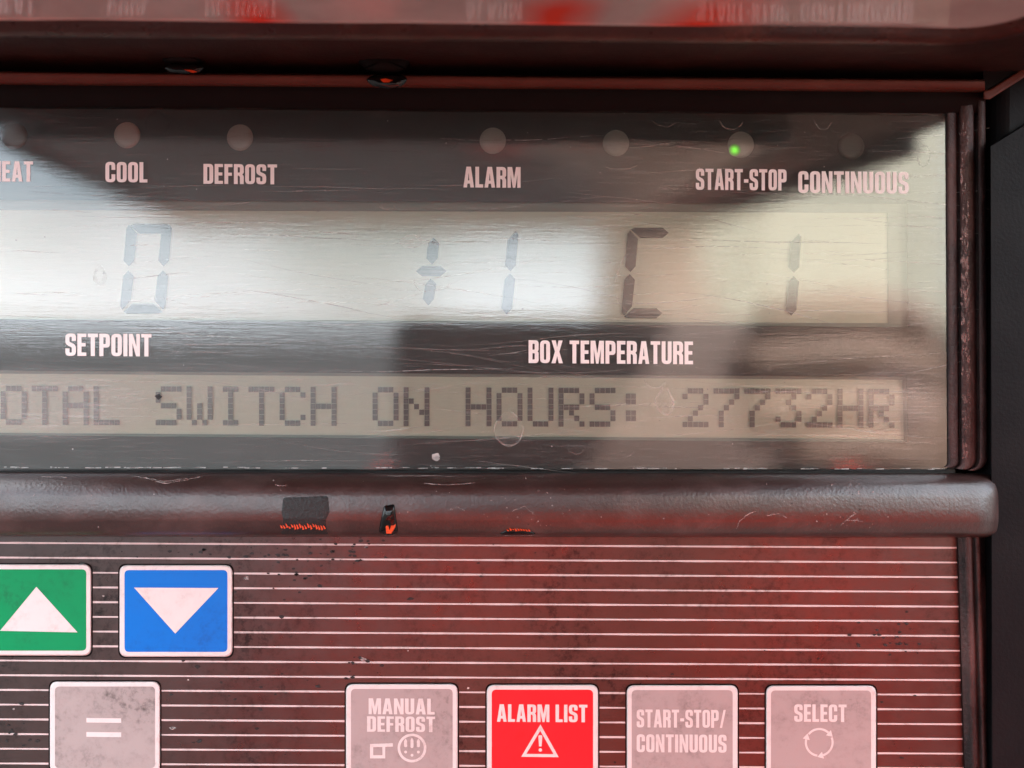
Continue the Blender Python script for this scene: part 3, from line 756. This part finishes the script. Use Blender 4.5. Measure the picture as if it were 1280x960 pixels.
drip([(624, 667, 2), (634, 662, 4), (660, 662, 4), (670, 667, 2), (664, 671, 3), (630, 671, 3)], rail_d, 'flat wide black drip hanging from the rail bottom', crumbs(633, 663, 662, 3, 9), .5)
led = lambda y: 8.3
mid = drip([(457, 99, 3), (468, 93, 4), (500, 93, 4), (510, 98, 3), (504, 108, 6), (484, 112, 8), (464, 107, 6)], led, 'black glossy drip hanging from the middle of the reddish ledge', [[(475, 99), (482, 98), (491, 100), (486, 103), (479, 103)]], 1.0)
lft = drip([(204, 84, 3), (214, 79, 4), (245, 80, 4), (257, 84, 3), (250, 91, 5), (232, 93, 5), (210, 90, 4)], led, 'black glossy drip with a painted orange glint above the COOL lamp', [[(230, 87), (238, 87), (247, 90), (240, 91)]], .9)

knob(mid, [(440, 50, 12), (513, 50, 12), (514, 80, 16), (500, 92, 12), (466, 92, 12), (446, 80, 16)], 7)
knob(lft, [(194, 48, 12), (258, 48, 12), (259, 72, 14), (246, 82, 10), (208, 80, 10), (197, 70, 14)], 7)

# ================================================================== the photographer, reflected in the window
def skin_mesh(name, chains, mat, parent=None, sub=2):
    """chains: lists of (x, y, z, radius); the first point of a chain may repeat an earlier point to branch from it"""
    idx = {}; vs = []; rad = []; es = []
    for ch in chains:
        prev = None
        for x, y, z, r_ in ch:
            key = (round(x, 4), round(y, 4), round(z, 4))
            if key not in idx: idx[key] = len(vs); vs.append((x, y, z)); rad.append(r_)
            if prev is not None: es.append((prev, idx[key]))
            prev = idx[key]
    me = bpy.data.meshes.new(name); me.from_pydata(vs, es, []); me.materials.append(mat)
    o = bpy.data.objects.new(name, me); sc.collection.objects.link(o)
    md = o.modifiers.new('skin', 'SKIN'); md.use_smooth_shade = True
    sv = me.skin_vertices[0].data
    for i, r_ in enumerate(rad): sv[i].radius = (r_, r_) if isinstance(r_, float) else r_; sv[i].use_root = (i == 0)
    s_ = o.modifiers.new('sub', 'SUBSURF'); s_.levels = sub; s_.render_levels = sub
    if parent: o.parent = parent
    return o
BX, BY = .225, -.50
hx, hy, hz = .204, -.196, H - .034            # right palm, behind the phone's right end
pel = (BX, BY - .02, .95, (.15, .11)); che = (BX, BY, 1.20, (.165, .12)); nek = (BX - .04, BY + .01, 1.44, .038)
body = [
    [pel, (BX, BY - .01, 1.10, (.135, .10)), che, nek, (BX - .04, BY + .02, 1.49, .040), (BX - .035, BY + .03, 1.56, .066), (BX - .035, BY + .035, 1.62, (.078, .09)), (BX - .035, BY + .03, 1.69, (.065, .078))],
    [(BX - .035, BY + .035, 1.62, (.078, .09)), (BX - .035, BY + .125, 1.605, .016)],
    [che, (BX + .15, BY, 1.24, .05), (BX + .24, BY + .08, 1.12, .045), (BX + .11, BY + .20, 1.24, .034), (hx + .03, hy - .02, hz - .05, .026), (hx + .012, hy - .006, hz - .01, (.032, .018))],
    [che, (BX - .165, BY, 1.29, .05), (BX - .34, BY + .10, 1.11, .045), (BX - .16, BY + .20, 1.19, .034), (BX - .11, BY + .27, H - .13, .026), (BX - .105, BY + .29, H - .09, (.03, .018))],
    [pel, (BX + .09, BY - .02, .88, .09), (BX + .10, BY, .48, .062), (BX + .10, BY - .03, .09, .045), (BX + .11, BY + .12, .04, .038)],
    [pel, (BX - .09, BY - .02, .88, .09), (BX - .10, BY, .48, .062), (BX - .10, BY - .03, .09, .045), (BX - .11, BY + .12, .04, .038)],
]
palm = body[2][-1]
for k, (dz, ln) in enumerate(((.028, .066), (.010, .074), (-.009, .068), (-.027, .054))):      # four fingers curling over the phone's front
    body.append([palm, (hx + .004 - .002 * k, hy + .022, hz + dz + .012, .0095), (hx - ln * .45, hy + .031, hz + dz + .016, .0085), (hx - ln, hy + .0285, hz + dz + .012, .0072)])
body.append([palm, (hx - .006, hy - .004, hz + .03, .010), (hx - .028, hy + .001, hz + .044, .0085)])  # thumb
lp = body[3][-1]
for dz, ln in ((.026, .042), (.009, .05), (-.008, .046), (-.024, .036)):
    body.append([lp, (lp[0] + .01, lp[1] + .02, lp[2] + dz + .01, .0095), (lp[0] + .02, lp[1] + .016, lp[2] + dz + .02, .0085)])
body.append([lp, (lp[0] + .012, lp[1] + .004, lp[2] + .03, .010), (lp[0] + .024, lp[1] + .01, lp[2] + .045, .0085)])
person = skin_mesh('person', body, M['skin'])
tag(person, 'person in bright red jacket and trousers holding a brown phone up to the panel', 'person')
jk = [
    [(BX, BY - .02, .84, (.22, .16)), (BX, BY - .01, 1.02, (.225, .16)), (BX, BY, 1.20, (.205, .15)), (BX, BY + .005, 1.32, (.12, .10)), (BX, BY + .01, 1.345, (.075, .07))],
    [(BX, BY, 1.20, (.205, .15)), (BX + .150, BY, 1.24, .072), (BX + .245, BY + .08, 1.12, .068), (BX + .14, BY + .17, 1.22, .052), (BX + .09, BY + .215, 1.27, .046)],
    [(BX, BY, 1.20, (.205, .15)), (BX - .165, BY, 1.29, .070), (BX - .34, BY + .10, 1.11, .072), (BX - .19, BY + .17, 1.15, .052), (BX - .16, BY + .19, 1.18, .047)],
]
skin_mesh('jacket', jk, M['jacket'], person)
tr_ = [[(BX, BY - .02, .93, (.175, .13)), (BX + .09, BY - .02, .84, .10), (BX + .10, BY, .48, .078), (BX + .10, BY - .03, .12, .065)],
       [(BX, BY - .02, .93, (.175, .13)), (BX - .09, BY - .02, .84, .10), (BX - .10, BY, .48, .078), (BX - .10, BY - .03, .12, .065)]]
skin_mesh('trousers', tr_, M['jacket'], person)
skin_mesh('hair', [[(BX - .035, BY - .01, 1.63, (.083, .085)), (BX - .035, BY + .01, 1.705, (.074, .08))]], M['hair'], person)
# phone, held sideways; its lens is where the picture is taken from
ph = empty('smartphone', 'brown cased phone held sideways in front of the panel by the person in red', 'phone')
mb = MB(); Y0, Y1 = -D - .010, -D - .002
def prr(off, y): return [Vector((x, y, z)) for x, z in rrect(-.006 + off, H - .072 + off, .176 - off, H + .005 - off, .009)]
mb.loft([prr(.0015, Y0), prr(0, Y0 + .0015), prr(0, Y1 - .0015), prr(.0015, Y1)], smooth=True, cap0=True, cap1=True)
mb.build('phone_body', M['phone'], ph)
mb = MB()
mb.loft([[Vector((.0 + r_ * math.cos(a), y, H - .0 + r_ * math.sin(a))) for a in [2 * math.pi * k / 24 for k in range(24)]] for r_, y in ((.0042, Y1 - .0005), (.0042, Y1 + .001), (.003, Y1 + .0012))], cap1=True)
mb.build('camera_lens', M['lens'], ph)

# ================================================================== pale box trailer parked behind the photographer, seen only as a glow in the window
m, n, b = new_mat('trailer_paint'); v = coords(n)
n.links.new(mixc(n, noise(n, v, .8, 5), (.82, .78, .62), (.74, .70, .56)), b.inputs['Base Color']); b.inputs['Roughness'].default_value = .5
M['trailer'] = m
tl = empty('box_trailer', 'cream box trailer parked on the concrete behind the photographer', 'trailer')
mb = MB(); mb.box((2.52, -9.0, 1.34), (4.2, -6.2, 3.9)); mb.build('body', M['trailer'], tl, bevel=.03)
for x0, x1 in ((2.08, 2.36),):
    mb = MB(); mb.box((x0, -6.3, 1.34), (x1, -6.1, 3.9)); mb.build('door', M['trailer'], tl, bevel=.01)
mb = MB(); mb.box((1.92, -6.4, 1.34), (2.06, -6.16, 3.9)); mb.build('side_panel', M['housing'], tl, bevel=.01)
mb = MB(); mb.box((1.95, -9.0, .55), (4.2, -6.15, 1.34)); mb.build('chassis', M['housing'], tl)
for x in (2.0, 3.8):
    for y in (-6.9, -8.2):
        mb = MB(); pr = ((.25, -.14), (.48, -.14), (.5, -.1), (.5, .1), (.48, .14), (.25, .14))
        mb.loft([[Vector((x + dx, y + r_ * math.cos(2 * math.pi * k / 28), .5 + r_ * math.sin(2 * math.pi * k / 28))) for k in range(28)] for r_, dx in pr], smooth=True, cap0=True, cap1=True)
        mb.build('wheel', M['black'], tl)
